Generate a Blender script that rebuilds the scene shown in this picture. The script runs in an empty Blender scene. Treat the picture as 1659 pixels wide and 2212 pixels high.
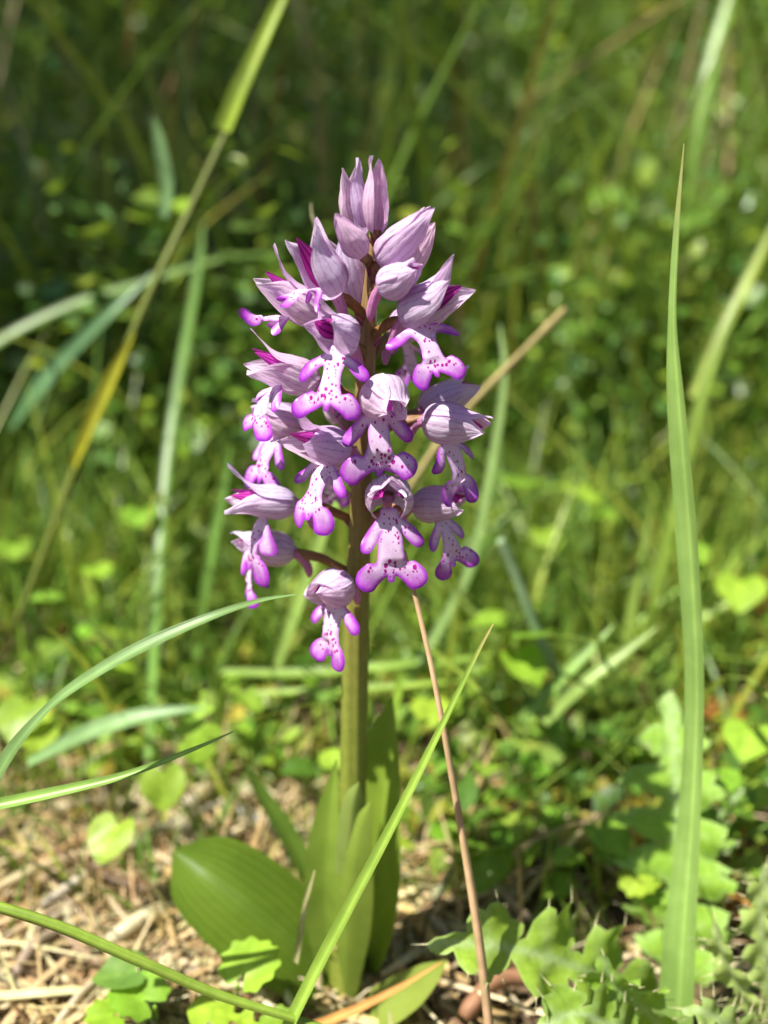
import bpy, math, random
import numpy as np
from mathutils import Vector
from mathutils.geometry import delaunay_2d_cdt

# ------------------------------------------------------------------ camera, sky, sun
# everything below is written in centimetres and stored in metres (S)
S = 0.01
rng = np.random.default_rng(7)
sc = bpy.context.scene
col = sc.collection
DW, DH = 1659.0, 2212.0           # working pixel grid used to read positions off the photograph
FOV = math.radians(55.0)
PITCH = math.radians(-20.0)
FPX = (DH / 2) / math.tan(FOV / 2)
CAM = np.array([0.6, -21.5, 22.0])

cd = bpy.data.cameras.new('camera')
cam = bpy.data.objects.new('camera', cd); col.objects.link(cam)
cam.location = CAM * S
cam.rotation_euler = (math.pi / 2 + PITCH, 0, 0)
cd.sensor_fit = 'VERTICAL'; cd.sensor_height = 24.0; cd.lens = 12.0 / math.tan(FOV / 2)
cd.clip_start = 0.005; cd.clip_end = 200.0
cd.dof.use_dof = True
cd.dof.focus_distance = 0.208
cd.dof.aperture_fstop = 4.3
cd.dof.aperture_blades = 0
sc.camera = cam

SUN_EL, SUN_AZ = math.radians(62), math.radians(240)   # azimuth clockwise from +Y: behind the camera, to its left
sun_dir = np.array([math.sin(SUN_AZ) * math.cos(SUN_EL), math.cos(SUN_AZ) * math.cos(SUN_EL), math.sin(SUN_EL)])
w = bpy.data.worlds.new('World'); sc.world = w; w.use_nodes = True
nt = w.node_tree
sky = nt.nodes.new('ShaderNodeTexSky'); sky.sky_type = 'NISHITA'; sky.sun_disc = False
sky.sun_elevation = SUN_EL; sky.sun_rotation = SUN_AZ
bg = nt.nodes['Background']; bg.inputs['Strength'].default_value = 0.05
nt.links.new(sky.outputs[0], bg.inputs['Color'])
sd = bpy.data.lights.new('sun', 'SUN'); sd.energy = 5.0; sd.angle = math.radians(0.53); sd.color = (1, 0.955, 0.88)
sun = bpy.data.objects.new('sun', sd); col.objects.link(sun)
sun.rotation_euler = Vector(-sun_dir).to_track_quat('-Z', 'Y').to_euler()
sun.location = (0, 0, 3)

vs = sc.view_settings
vs.view_transform = 'Standard'; vs.look = 'None'; vs.gamma = 1.0; vs.use_curve_mapping = False
vs.exposure = 0.9
sc.render.engine = 'CYCLES'
sc.cycles.use_denoising = True
sc.cycles.max_bounces = 6; sc.cycles.transmission_bounces = 4; sc.cycles.diffuse_bounces = 3
sc.cycles.debug_use_spatial_splits = True
sc.cycles.caustics_reflective = False; sc.cycles.caustics_refractive = False
sc.cycles.use_adaptive_sampling = True; sc.cycles.adaptive_threshold = 0.025
sc.cycles.sample_clamp_indirect = 6.0

# ------------------------------------------------------------------ pixel helpers
FWD = np.array([0, math.cos(PITCH), math.sin(PITCH)])
UPV = np.array([0, -math.sin(PITCH), math.cos(PITCH)])
RGT = np.array([1.0, 0, 0])

def ray(px, py):
    return FWD + RGT * ((px - DW / 2) / FPX) + UPV * ((DH / 2 - py) / FPX)
def P(px, py, Y):
    "point of the place seen at a pixel, at depth Y (cm behind the orchid's stem)"
    d = ray(px, py); return CAM + d * ((Y - CAM[1]) / d[1])
def G(px, py, z=0.0):
    "point on the ground seen at a pixel"
    d = ray(px, py); return CAM + d * ((z - CAM[2]) / d[2])
def cmpx(p):
    "centimetres per working pixel at a point"
    return float(np.dot(p - CAM, FWD)) / FPX

def lin(r, g, b):
    f = lambda c: ((c / 255 + 0.055) / 1.055) ** 2.4 if c / 255 > 0.04045 else c / 255 / 12.92
    return np.array([f(r), f(g), f(b)])
def unit(v):
    v = np.asarray(v, float); n = np.linalg.norm(v, axis=-1, keepdims=True); return v / np.maximum(n, 1e-9)

# ------------------------------------------------------------------ objects
ORG = {}
def tag(o, label=None, cat=None, group=None, kind=None):
    if label: o['label'] = label
    if cat: o['category'] = cat
    if group: o['group'] = group
    if kind: o['kind'] = kind
    return o
def _link(o, origin, parent):
    origin = np.asarray(origin, float)
    col.objects.link(o); ORG[o.name] = origin
    if parent is not None:
        o.parent = parent; o.location = (origin - ORG[parent.name]) * S
    else:
        o.location = origin * S
    return o
def empty(name, origin):
    o = bpy.data.objects.new(name, None); o.empty_display_size = 0.01
    return _link(o, origin, None)
def mk(name, V, F, mat, origin=None, parent=None, cols=None, uv=None, attrs=None, smooth=True):
    "V world centimetres (n,3); F (m,3) or (m,4) array, or a list of them"
    V = np.asarray(V, float)
    if origin is None: origin = ORG[parent.name] if parent is not None else V[int(np.argmin(V[:, 2]))]
    Fs = F if isinstance(F, list) else [F]
    Fs = [np.asarray(f, np.int64) for f in Fs if len(f)]
    me = bpy.data.meshes.new(name)
    loops = np.concatenate([f.ravel() for f in Fs])
    tot = np.concatenate([np.full(len(f), f.shape[1]) for f in Fs])
    start = np.concatenate([[0], np.cumsum(tot)[:-1]])
    me.vertices.add(len(V)); me.vertices.foreach_set('co', ((V - origin) * S).astype(np.float32).ravel())
    me.loops.add(len(loops)); me.loops.foreach_set('vertex_index', loops.astype(np.int32))
    me.polygons.add(len(tot)); me.polygons.foreach_set('loop_start', start.astype(np.int32)); me.polygons.foreach_set('loop_total', tot.astype(np.int32))
    if smooth: me.polygons.foreach_set('use_smooth', np.ones(len(tot), bool))
    me.update(calc_edges=True)
    if cols is not None:
        c = np.asarray(cols, float)
        if c.ndim == 1: c = np.tile(c, (len(V), 1))
        a = me.attributes.new('col', 'FLOAT_COLOR', 'POINT')
        a.data.foreach_set('color', np.c_[c[:, :3], np.ones(len(V))].astype(np.float32).ravel())
    if uv is not None:
        a = me.attributes.new('st', 'FLOAT_VECTOR', 'POINT')
        u = np.zeros((len(V), 3)); u[:, :uv.shape[1]] = uv
        a.data.foreach_set('vector', u.astype(np.float32).ravel())
    for k, v in (attrs or {}).items():
        a = me.attributes.new(k, 'FLOAT', 'POINT'); a.data.foreach_set('value', np.asarray(v, np.float32))
    me.materials.append(mat)
    me.validate()
    o = bpy.data.objects.new(name, me)
    return _link(o, origin, parent)

# ------------------------------------------------------------------ materials
def node_mat(name):
    m = bpy.data.materials.new(name); m.use_nodes = True
    t = m.node_tree; t.nodes.clear()
    return m, t, t.nodes.new('ShaderNodeOutputMaterial')
def N(t, kind, **kw):
    n = t.nodes.new(kind)
    for k, v in kw.items():
        if k.startswith('_'): setattr(n, k[1:], v)
        else: n.inputs[k.replace('__', ' ')].default_value = v
    return n
def L(t, a, b): t.links.new(a, b)
def mixc(t, fac, a, b, blend='MIX'):
    n = t.nodes.new('ShaderNodeMix'); n.data_type = 'RGBA'; n.blend_type = blend; n.clamp_factor = True
    for sock, v in ((n.inputs['Factor'], fac), (n.inputs[6], a), (n.inputs[7], b)):
        if hasattr(v, 'links'): t.links.new(v, sock)
        elif isinstance(v, (int, float)): sock.default_value = v
        else: sock.default_value = (*v, 1)
    return n.outputs[2]
def ramp(t, src, p0, p1):
    n = t.nodes.new('ShaderNodeMapRange'); n.interpolation_type = 'SMOOTHSTEP'
    n.inputs['From Min'].default_value = p0; n.inputs['From Max'].default_value = p1
    t.links.new(src, n.inputs['Value']); return n.outputs['Result']
def math_(t, op, a, b=0.0):
    n = t.nodes.new('ShaderNodeMath'); n.operation = op
    for i, v in enumerate((a, b)):
        if hasattr(v, 'links'): t.links.new(v, n.inputs[i])
        else: n.inputs[i].default_value = v
    return n.outputs[0]
def attr(t, name):
    n = t.nodes.new('ShaderNodeAttribute'); n.attribute_name = name; return n
def thin(t, out, colour, rough=0.45, spec=0.4, trans=0.3, tcol=None, bump=None, bstr=0.3, bdist=0.0003):
    "leaf or petal tissue: gloss + diffuse with light passing through"
    p = N(t, 'ShaderNodeBsdfPrincipled'); p.inputs['Roughness'].default_value = rough
    p.inputs['Specular IOR Level'].default_value = spec
    L(t, colour, p.inputs['Base Color'])
    tr = N(t, 'ShaderNodeBsdfTranslucent'); L(t, tcol if tcol is not None else colour, tr.inputs['Color'])
    mx = N(t, 'ShaderNodeMixShader'); mx.inputs[0].default_value = trans
    L(t, p.outputs[0], mx.inputs[1]); L(t, tr.outputs[0], mx.inputs[2])
    if bump is not None:
        b = N(t, 'ShaderNodeBump'); b.inputs['Strength'].default_value = bstr; b.inputs['Distance'].default_value = bdist
        L(t, bump, b.inputs['Height']); L(t, b.outputs[0], p.inputs['Normal']); L(t, b.outputs[0], tr.inputs['Normal'])
    L(t, mx.outputs[0], out.inputs['Surface'])
def noise(t, scale, detail=3, rough=0.55, vec=None):
    n = N(t, 'ShaderNodeTexNoise'); n.inputs['Scale'].default_value = scale; n.inputs['Detail'].default_value = detail
    n.inputs['Roughness'].default_value = rough
    if vec is None:
        g = t.nodes.new('ShaderNodeTexCoord'); vec = g.outputs['Object']
    L(t, vec, n.inputs['Vector']); return n.outputs['Fac']

def leaf_material(name, rough=0.42, spec=0.4, trans=0.38, stripes=0, nscale=250, yellow=0.25, namt=0.55, sstr=0.3):
    m, t, out = node_mat(name)
    a = attr(t, 'col'); nz = noise(t, nscale)
    dark = mixc(t, namt, a.outputs['Color'], mixc(t, 1.0, a.outputs['Color'], (0.62, 0.68, 0.55), 'MULTIPLY'))
    c = mixc(t, ramp(t, nz, 0.35, 0.65), dark, a.outputs['Color'])
    bump = nz
    if stripes:
        st = attr(t, 'st'); sx = N(t, 'ShaderNodeSeparateXYZ'); L(t, st.outputs['Vector'], sx.inputs[0])
        s = math_(t, 'SINE', math_(t, 'MULTIPLY', sx.outputs[0], stripes * 6.2832))
        c = mixc(t, math_(t, 'MULTIPLY', ramp(t, s, 0.2, 1.0), sstr), c, mixc(t, 1.0, c, (0.55, 0.62, 0.5), 'MULTIPLY'))
        bump = s
    tc = mixc(t, yellow, c, (0.42, 0.55, 0.03))
    thin(t, out, c, rough, spec, trans, tc, bump, 0.25 if not stripes else sstr * 0.8, 0.00015)
    return m

M_leaf = leaf_material('leaf_tissue')
M_orchid_leaf = leaf_material('orchid_leaf', rough=0.46, spec=0.35, trans=0.3, stripes=12, nscale=90, yellow=0.25, namt=0.5, sstr=0.3)
M_grass = leaf_material('grass_blade', rough=0.38, spec=0.5, trans=0.32, stripes=4, nscale=150, yellow=0.2, namt=0.35, sstr=0.12)
M_thicket = leaf_material('thicket_leaf', rough=0.36, spec=0.42, trans=0.3, nscale=60, yellow=0.2, namt=0.5)
M_thistle = leaf_material('thistle_leaf', rough=0.5, spec=0.3, trans=0.3, nscale=500, yellow=0.3, namt=0.5)
M_straw = leaf_material('dry_straw', rough=0.55, spec=0.3, trans=0.15, stripes=3, nscale=220, yellow=0.0, namt=0.5)
M_stem = leaf_material('fleshy_stem', rough=0.42, spec=0.4, trans=0.05, stripes=5, nscale=400, yellow=0.0, namt=0.4)
M_ovary = leaf_material('ovary', rough=0.45, spec=0.35, trans=0.12, stripes=4, nscale=600, yellow=0.0, namt=0.5)

def sepal_material():
    m, t, out = node_mat('sepal_tissue')
    a = attr(t, 'col'); st = attr(t, 'st')
    sx = N(t, 'ShaderNodeSeparateXYZ'); L(t, st.outputs['Vector'], sx.inputs[0])
    wob = noise(t, 9, 2, vec=st.outputs['Vector'])
    ph = math_(t, 'ADD', math_(t, 'MULTIPLY', sx.outputs[0], 20.0), math_(t, 'MULTIPLY', wob, 5.0))
    s = math_(t, 'SINE', ph)
    v = math_(t, 'MULTIPLY', ramp(t, s, 0.62, 1.0), 0.55)
    c = mixc(t, v, a.outputs['Color'], mixc(t, 1.0, a.outputs['Color'], (0.62, 0.34, 0.62), 'MULTIPLY'))
    nz = noise(t, 900)
    c = mixc(t, math_(t, 'MULTIPLY', ramp(t, nz, 0.45, 0.7), 0.3), c, mixc(t, 1.0, c, (0.82, 0.66, 0.82), 'MULTIPLY'))
    h = math_(t, 'ADD', math_(t, 'MULTIPLY', s, 0.6), nz)
    thin(t, out, c, 0.45, 0.3, 0.42, mixc(t, 0.3, c, (0.75, 0.36, 0.78)), h, 0.35, 0.0002)
    return m
def petal_material():
    m, t, out = node_mat('petal_tissue')
    st = attr(t, 'st'); a = attr(t, 'col')
    sx = N(t, 'ShaderNodeSeparateXYZ'); L(t, st.outputs['Vector'], sx.inputs[0])
    s = math_(t, 'SINE', math_(t, 'MULTIPLY', sx.outputs[0], 10.0))
    c = mixc(t, ramp(t, s, 0.1, 0.9), a.outputs['Color'], mixc(t, 1.0, a.outputs['Color'], (0.45, 0.2, 0.4), 'MULTIPLY'))
    thin(t, out, c, 0.4, 0.35, 0.3, c, s, 0.3, 0.0002)
    return m
def lip_material():
    m, t, out = node_mat('lip_tissue')
    st = attr(t, 'st'); g = attr(t, 'lobe'); z = attr(t, 'zone'); tint = attr(t, 'col')
    nz = noise(t, 700, 2)
    gf = math_(t, 'ADD', g.outputs['Fac'], math_(t, 'MULTIPLY', math_(t, 'SUBTRACT', nz, 0.5), 0.35))
    c = mixc(t, ramp(t, gf, 0.08, 0.85), (0.80, 0.58, 0.82), (0.48, 0.08, 0.60))
    c = mixc(t, ramp(t, gf, 0.8, 1.2), c, (0.28, 0.02, 0.44))
    fine = N(t, 'ShaderNodeTexVoronoi'); fine.inputs['Scale'].default_value = 26
    L(t, st.outputs['Vector'], fine.inputs['Vector'])
    c = mixc(t, math_(t, 'MULTIPLY', math_(t, 'SUBTRACT', 1.0, ramp(t, fine.outputs['Distance'], 0.12, 0.3)), 0.4), c, (0.55, 0.12, 0.6))
    mp = N(t, 'ShaderNodeMapping'); mp.inputs['Scale'].default_value = (14.0, 10.5, 1)
    L(t, st.outputs['Vector'], mp.inputs[0])
    vo = N(t, 'ShaderNodeTexVoronoi'); vo.inputs['Scale'].default_value = 1.0; vo.inputs['Randomness'].default_value = 1.0
    L(t, mp.outputs[0], vo.inputs['Vector'])
    sz = N(t, 'ShaderNodeSeparateXYZ'); L(t, vo.outputs['Color'], sz.inputs[0])
    rad = math_(t, 'MULTIPLY', math_(t, 'ADD', math_(t, 'MULTIPLY', sz.outputs[0], 0.42), 0.14), z.outputs['Fac'])
    d = math_(t, 'SUBTRACT', rad, vo.outputs['Distance'])
    c = mixc(t, ramp(t, d, -0.02, 0.05), c, (0.40, 0.01, 0.27))
    thin(t, out, c, 0.36, 0.4, 0.22, c, nz, 0.35, 0.0002)
    return m
M_sepal, M_petal, M_lip = sepal_material(), petal_material(), lip_material()

def soil_material():
    m, t, out = node_mat('soil_and_litter')
    g = t.nodes.new('ShaderNodeTexCoord')
    n1 = noise(t, 18, 5, vec=g.outputs['Object']); n2 = noise(t, 160, 4, vec=g.outputs['Object'])
    c = mixc(t, ramp(t, n2, 0.35, 0.7), (0.035, 0.022, 0.012), (0.16, 0.10, 0.055))
    c = mixc(t, ramp(t, n1, 0.45, 0.7), c, (0.09, 0.075, 0.022))
    p = N(t, 'ShaderNodeBsdfPrincipled'); p.inputs['Roughness'].default_value = 0.9
    L(t, c, p.inputs['Base Color'])
    b = N(t, 'ShaderNodeBump'); b.inputs['Distance'].default_value = 0.004; L(t, n2, b.inputs['Height']); L(t, b.outputs[0], p.inputs['Normal'])
    L(t, p.outputs[0], out.inputs['Surface'])
    return m
M_soil = soil_material()

# ------------------------------------------------------------------ shape helpers
def spline(pts, n):
    "Catmull-Rom through rows of pts (any number of columns), n samples even in arc length"
    p = np.asarray(pts, float)
    if len(p) == 2:
        s = np.linspace(0, 1, n)[:, None]; return p[0] * (1 - s) + p[1] * s
    q = np.vstack([2 * p[0] - p[1], p, 2 * p[-1] - p[-2]])
    out = []
    for i in range(1, len(q) - 2):
        s = np.linspace(0, 1, 24, endpoint=False)[:, None]
        a, b, c, d = q[i - 1], q[i], q[i + 1], q[i + 2]
        out.append(0.5 * (2 * b + (c - a) * s + (2 * a - 5 * b + 4 * c - d) * s ** 2 + (3 * b - a - 3 * c + d) * s ** 3))
    out = np.vstack(out + [p[-1:]])
    k = min(3, out.shape[1])
    L_ = np.concatenate([[0], np.cumsum(np.linalg.norm(np.diff(out[:, :k], axis=0), axis=1))])
    u = np.linspace(0, L_[-1], n)
    return np.stack([np.interp(u, L_, out[:, j]) for j in range(out.shape[1])], 1)

class Frame:
    "a path with side and normal vectors; n0 is the direction the upper face looks to"
    def __init__(s, pts, n0, twist=0.0):
        s.p = np.asarray(pts, float); n = len(s.p)
        s.t = unit(np.gradient(s.p, axis=0))
        n0 = np.broadcast_to(np.asarray(n0, float), s.p.shape)
        side = unit(np.cross(s.t, n0)); nor = np.cross(side, s.t)
        tw = np.broadcast_to(np.asarray(twist, float), (n,)) if np.ndim(twist) else np.linspace(0, twist, n)
        c, q = np.cos(tw)[:, None], np.sin(tw)[:, None]
        s.s = side * c + nor * q; s.n = nor * c - side * q
        s.v = np.linspace(0, 1, n)
    def at(s, v):
        f = lambda a: np.stack([np.interp(v, s.v, a[:, j]) for j in range(3)], 1)
        return f(s.p), f(s.s), f(s.n), f(s.t)

def grid_faces(nr, nc, wrap=False):
    i = np.arange(nr - 1)[:, None]; j = np.arange(nc if wrap else nc - 1)[None, :]
    k = (j + 1) % nc
    return np.stack([i * nc + j, i * nc + k, (i + 1) * nc + k, (i + 1) * nc + j], -1).reshape(-1, 4)

def ribbon(pts, widths, n0, twist=0.0, fold=0.25, nc=5):
    "blade along pts; widths full width in cm; fold = depth of the channel relative to half width"
    fr = Frame(pts, n0, twist); u = np.linspace(-1, 1, nc)
    hw = np.asarray(widths)[:, None] / 2
    V = fr.p[:, None, :] + fr.s[:, None, :] * (u[None, :] * hw)[..., None] + fr.n[:, None, :] * ((np.abs(u) ** 1.3)[None, :] * hw * fold)[..., None]
    uv = np.stack(np.broadcast_arrays((u[None, :] + 1) / 2, np.linspace(0, 1, len(fr.p))[:, None]), -1)
    return V.reshape(-1, 3), grid_faces(len(fr.p), nc), uv.reshape(-1, 2)

def tube(pts, radii, nc=10, ridge=0.0, nridge=4, twist=0.0):
    fr = Frame(pts, unit(np.array([0.31, -0.77, 0.55])))
    a = np.linspace(0, 2 * np.pi, nc, endpoint=False)
    n = len(fr.p); ph = a[None, :] + np.linspace(0, twist, n)[:, None]
    r = np.asarray(radii)[:, None] * (1 + ridge * np.cos(nridge * a)[None, :])
    V = fr.p[:, None, :] + fr.s[:, None, :] * (np.cos(ph) * r)[..., None] + fr.n[:, None, :] * (np.sin(ph) * r)[..., None]
    uv = np.stack(np.broadcast_arrays((a / (2 * np.pi))[None, :], np.linspace(0, 1, n)[:, None]), -1)
    F = [grid_faces(n, nc, True)]
    V = np.vstack([V.reshape(-1, 3), fr.p[:1], fr.p[-1:]]); uv = np.vstack([uv.reshape(-1, 2), [[0, 0], [0, 1]]])
    j = np.arange(nc); k = (j + 1) % nc
    F.append(np.stack([k, j, np.full(nc, n * nc)], 1)); b = (n - 1) * nc
    F.append(np.stack([b + j, b + k, np.full(nc, n * nc + 1)], 1))
    return V, F, uv

def lamina(outline, step):
    "flat leaf or petal cut along a closed outline: 2D points, triangles, distance to the margin"
    o = np.asarray(outline, float); n = len(o)
    lo, hi = o.min(0), o.max(0)
    gx, gy = np.meshgrid(np.arange(lo[0] + step / 2, hi[0], step), np.arange(lo[1] + step / 2, hi[1], step))
    gx = gx + (np.arange(gx.shape[0]) % 2)[:, None] * step / 2
    q = np.stack([gx.ravel(), gy.ravel()], 1)
    def edist(pt):
        a, b = o, np.roll(o, -1, 0); ab = b - a
        tt = np.clip(((pt[:, None] - a) * ab).sum(-1) / np.maximum((ab ** 2).sum(-1), 1e-12), 0, 1)
        return np.linalg.norm(pt[:, None] - (a + tt[..., None] * ab), axis=-1).min(1)
    q = q[edist(q) > step * 0.45]
    vs_, _, fs, *_ = delaunay_2d_cdt([Vector(p) for p in np.vstack([o, q])], [(i, (i + 1) % n) for i in range(n)], [list(range(n))], 1, 1e-5)
    V = np.array([[v.x, v.y] for v in vs_]); F = np.array([list(f) for f in fs if len(f) == 3])
    return V, F, edist(V)

def closed(pts, n):
    p = np.asarray(pts, float); q = np.vstack([p, p[:1]])
    q = np.vstack([p[-1:], q, p[1:2]]); out = []
    m = max(2, n // len(p))
    for i in range(1, len(q) - 2):
        s = np.linspace(0, 1, m, endpoint=False)[:, None]; a, b, c, d = q[i - 1], q[i], q[i + 1], q[i + 2]
        out.append(0.5 * (2 * b + (c - a) * s + (2 * a - 5 * b + 4 * c - d) * s ** 2 + (3 * b - a - 3 * c + d) * s ** 3))
    return np.vstack(out)

def px_path(pts, n):
    "rows (px, py, depth Y, width px) -> 3D path and widths in cm"
    w3 = np.array([[*P(a, b, y), wd * cmpx(P(a, b, y))] for a, b, y, wd in pts])
    r = spline(w3, n); return r[:, :3], np.maximum(r[:, 3], 0.01)
def to_cam(p): return unit(CAM - p)
def vary(c, amt=0.12):
    return np.clip(np.asarray(c) * (1 + amt * rng.standard_normal(3) * np.array([1, .6, .8]) ) * (1 + amt * rng.standard_normal()), 0.002, 0.95)

# ------------------------------------------------------------------ ground
def bumpz(x, y):
    return 0.5 * np.sin(x * 0.21 + 1.3) * np.sin(y * 0.17) + 0.28 * np.sin(x * 0.63 + y * 0.41) * np.cos(y * 0.53 - x * 0.2) + 0.12 * np.sin(x * 1.9) * np.sin(y * 1.7 + 0.4) - 0.45
ax = np.concatenate([-np.geomspace(6000, 62, 16), np.linspace(-60, 60, 121), np.geomspace(62, 6000, 16)])
ay = ax + 20
X, Y = np.meshgrid(ax, ay)
Z = bumpz(X, Y) * np.exp(-((X / 400) ** 2 + (Y / 400) ** 2))
tag(mk('ground', np.stack([X.ravel(), Y.ravel(), Z.ravel()], 1), grid_faces(len(ay), len(ax)), M_soil, origin=(0, 0, 0)), kind='structure')

# ------------------------------------------------------------------ the orchid
orchid = empty('orchid', (P(760, 2130, 0)[0], 0, 0))
tag(orchid, 'blooming orchid with a spike of lilac hooded flowers on a single upright stem', 'orchid')
STEM = [(748, 2150, 0, 74), (757, 1950, 0, 62), (762, 1700, 0, 54), (766, 1500, 0, 54), (771, 1300, 0, 54), (777, 1150, 0, 50), (782, 1000, 0, 46),
        (788, 850, 0, 42), (795, 700, 0, 36), (802, 600, 0, 28), (806, 530, 0, 20), (808, 500, 0, 10)]
sp, sw = px_path(STEM, 60)
stem_z, stem_x = sp[:, 2], sp[:, 0]
def stem_pt(z): return np.array([np.interp(z, stem_z, stem_x), 0.0, z])
def stem_r(z): return float(np.interp(z, stem_z, sw)) / 2
V, F, uv = tube(sp, sw / 2, 18, 0.085, 6, 1.2)
k = np.clip((V[:, 2] - 8) / 10, 0, 1)[:, None]
mk('stem', V, F, M_stem, parent=orchid, cols=lin(140, 150, 62) * (1 - k) + lin(150, 122, 80) * k, uv=uv)

C_SEP = lin(243, 224, 246); C_SEPD = lin(230, 202, 232); C_PET = lin(196, 60, 172); C_OV = lin(150, 112, 66); C_SPUR = lin(226, 160, 206)

def lip_outline(k):
    r_ = lip_half(k, rng.normal(0, 0.09), rng.normal(0, 0.10), rng.normal(1, 0.07)); l_ = lip_half(k, rng.normal(0, 0.09), rng.normal(0, 0.10), rng.normal(1, 0.07))
    return r_ + [(-x, y) for x, y in reversed(l_)]
def lip_half(k, ja, jl, js):
    # half outline: base, arm, waist, leg, tooth (cm); k shifts lobes
    a, l, wst = k['arm'] + ja + 0.16, k['leg'] + jl, k['waist']
    ca, sa = math.cos(a), math.sin(a)
    def arm(x, y): x *= js; return (0.13 + x * sa + y * ca, 0.20 + x * ca - y * sa)
    h = [(0.13, 0.0), (0.17, 0.12), arm(0.10, 0.11), arm(0.34, 0.145), arm(0.56, 0.135), arm(0.68, 0.04), arm(0.62, -0.085), arm(0.38, -0.10), arm(0.19, -0.075),
         (0.185 * wst, 0.52), (0.185 * wst, 0.72), (0.25, 0.92)]
    cl, sl = math.cos(l), math.sin(l)
    def leg(x, y): x *= js * 1.04; return (0.12 + x * sl + y * cl, 0.89 + x * cl - y * sl)
    h += [leg(0.18, 0.20), leg(0.38, 0.24), leg(0.55, 0.18), leg(0.62, 0.02), leg(0.55, -0.14), leg(0.38, -0.155), (0.085, 1.17), (0.045, 1.26)]
    return h

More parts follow.
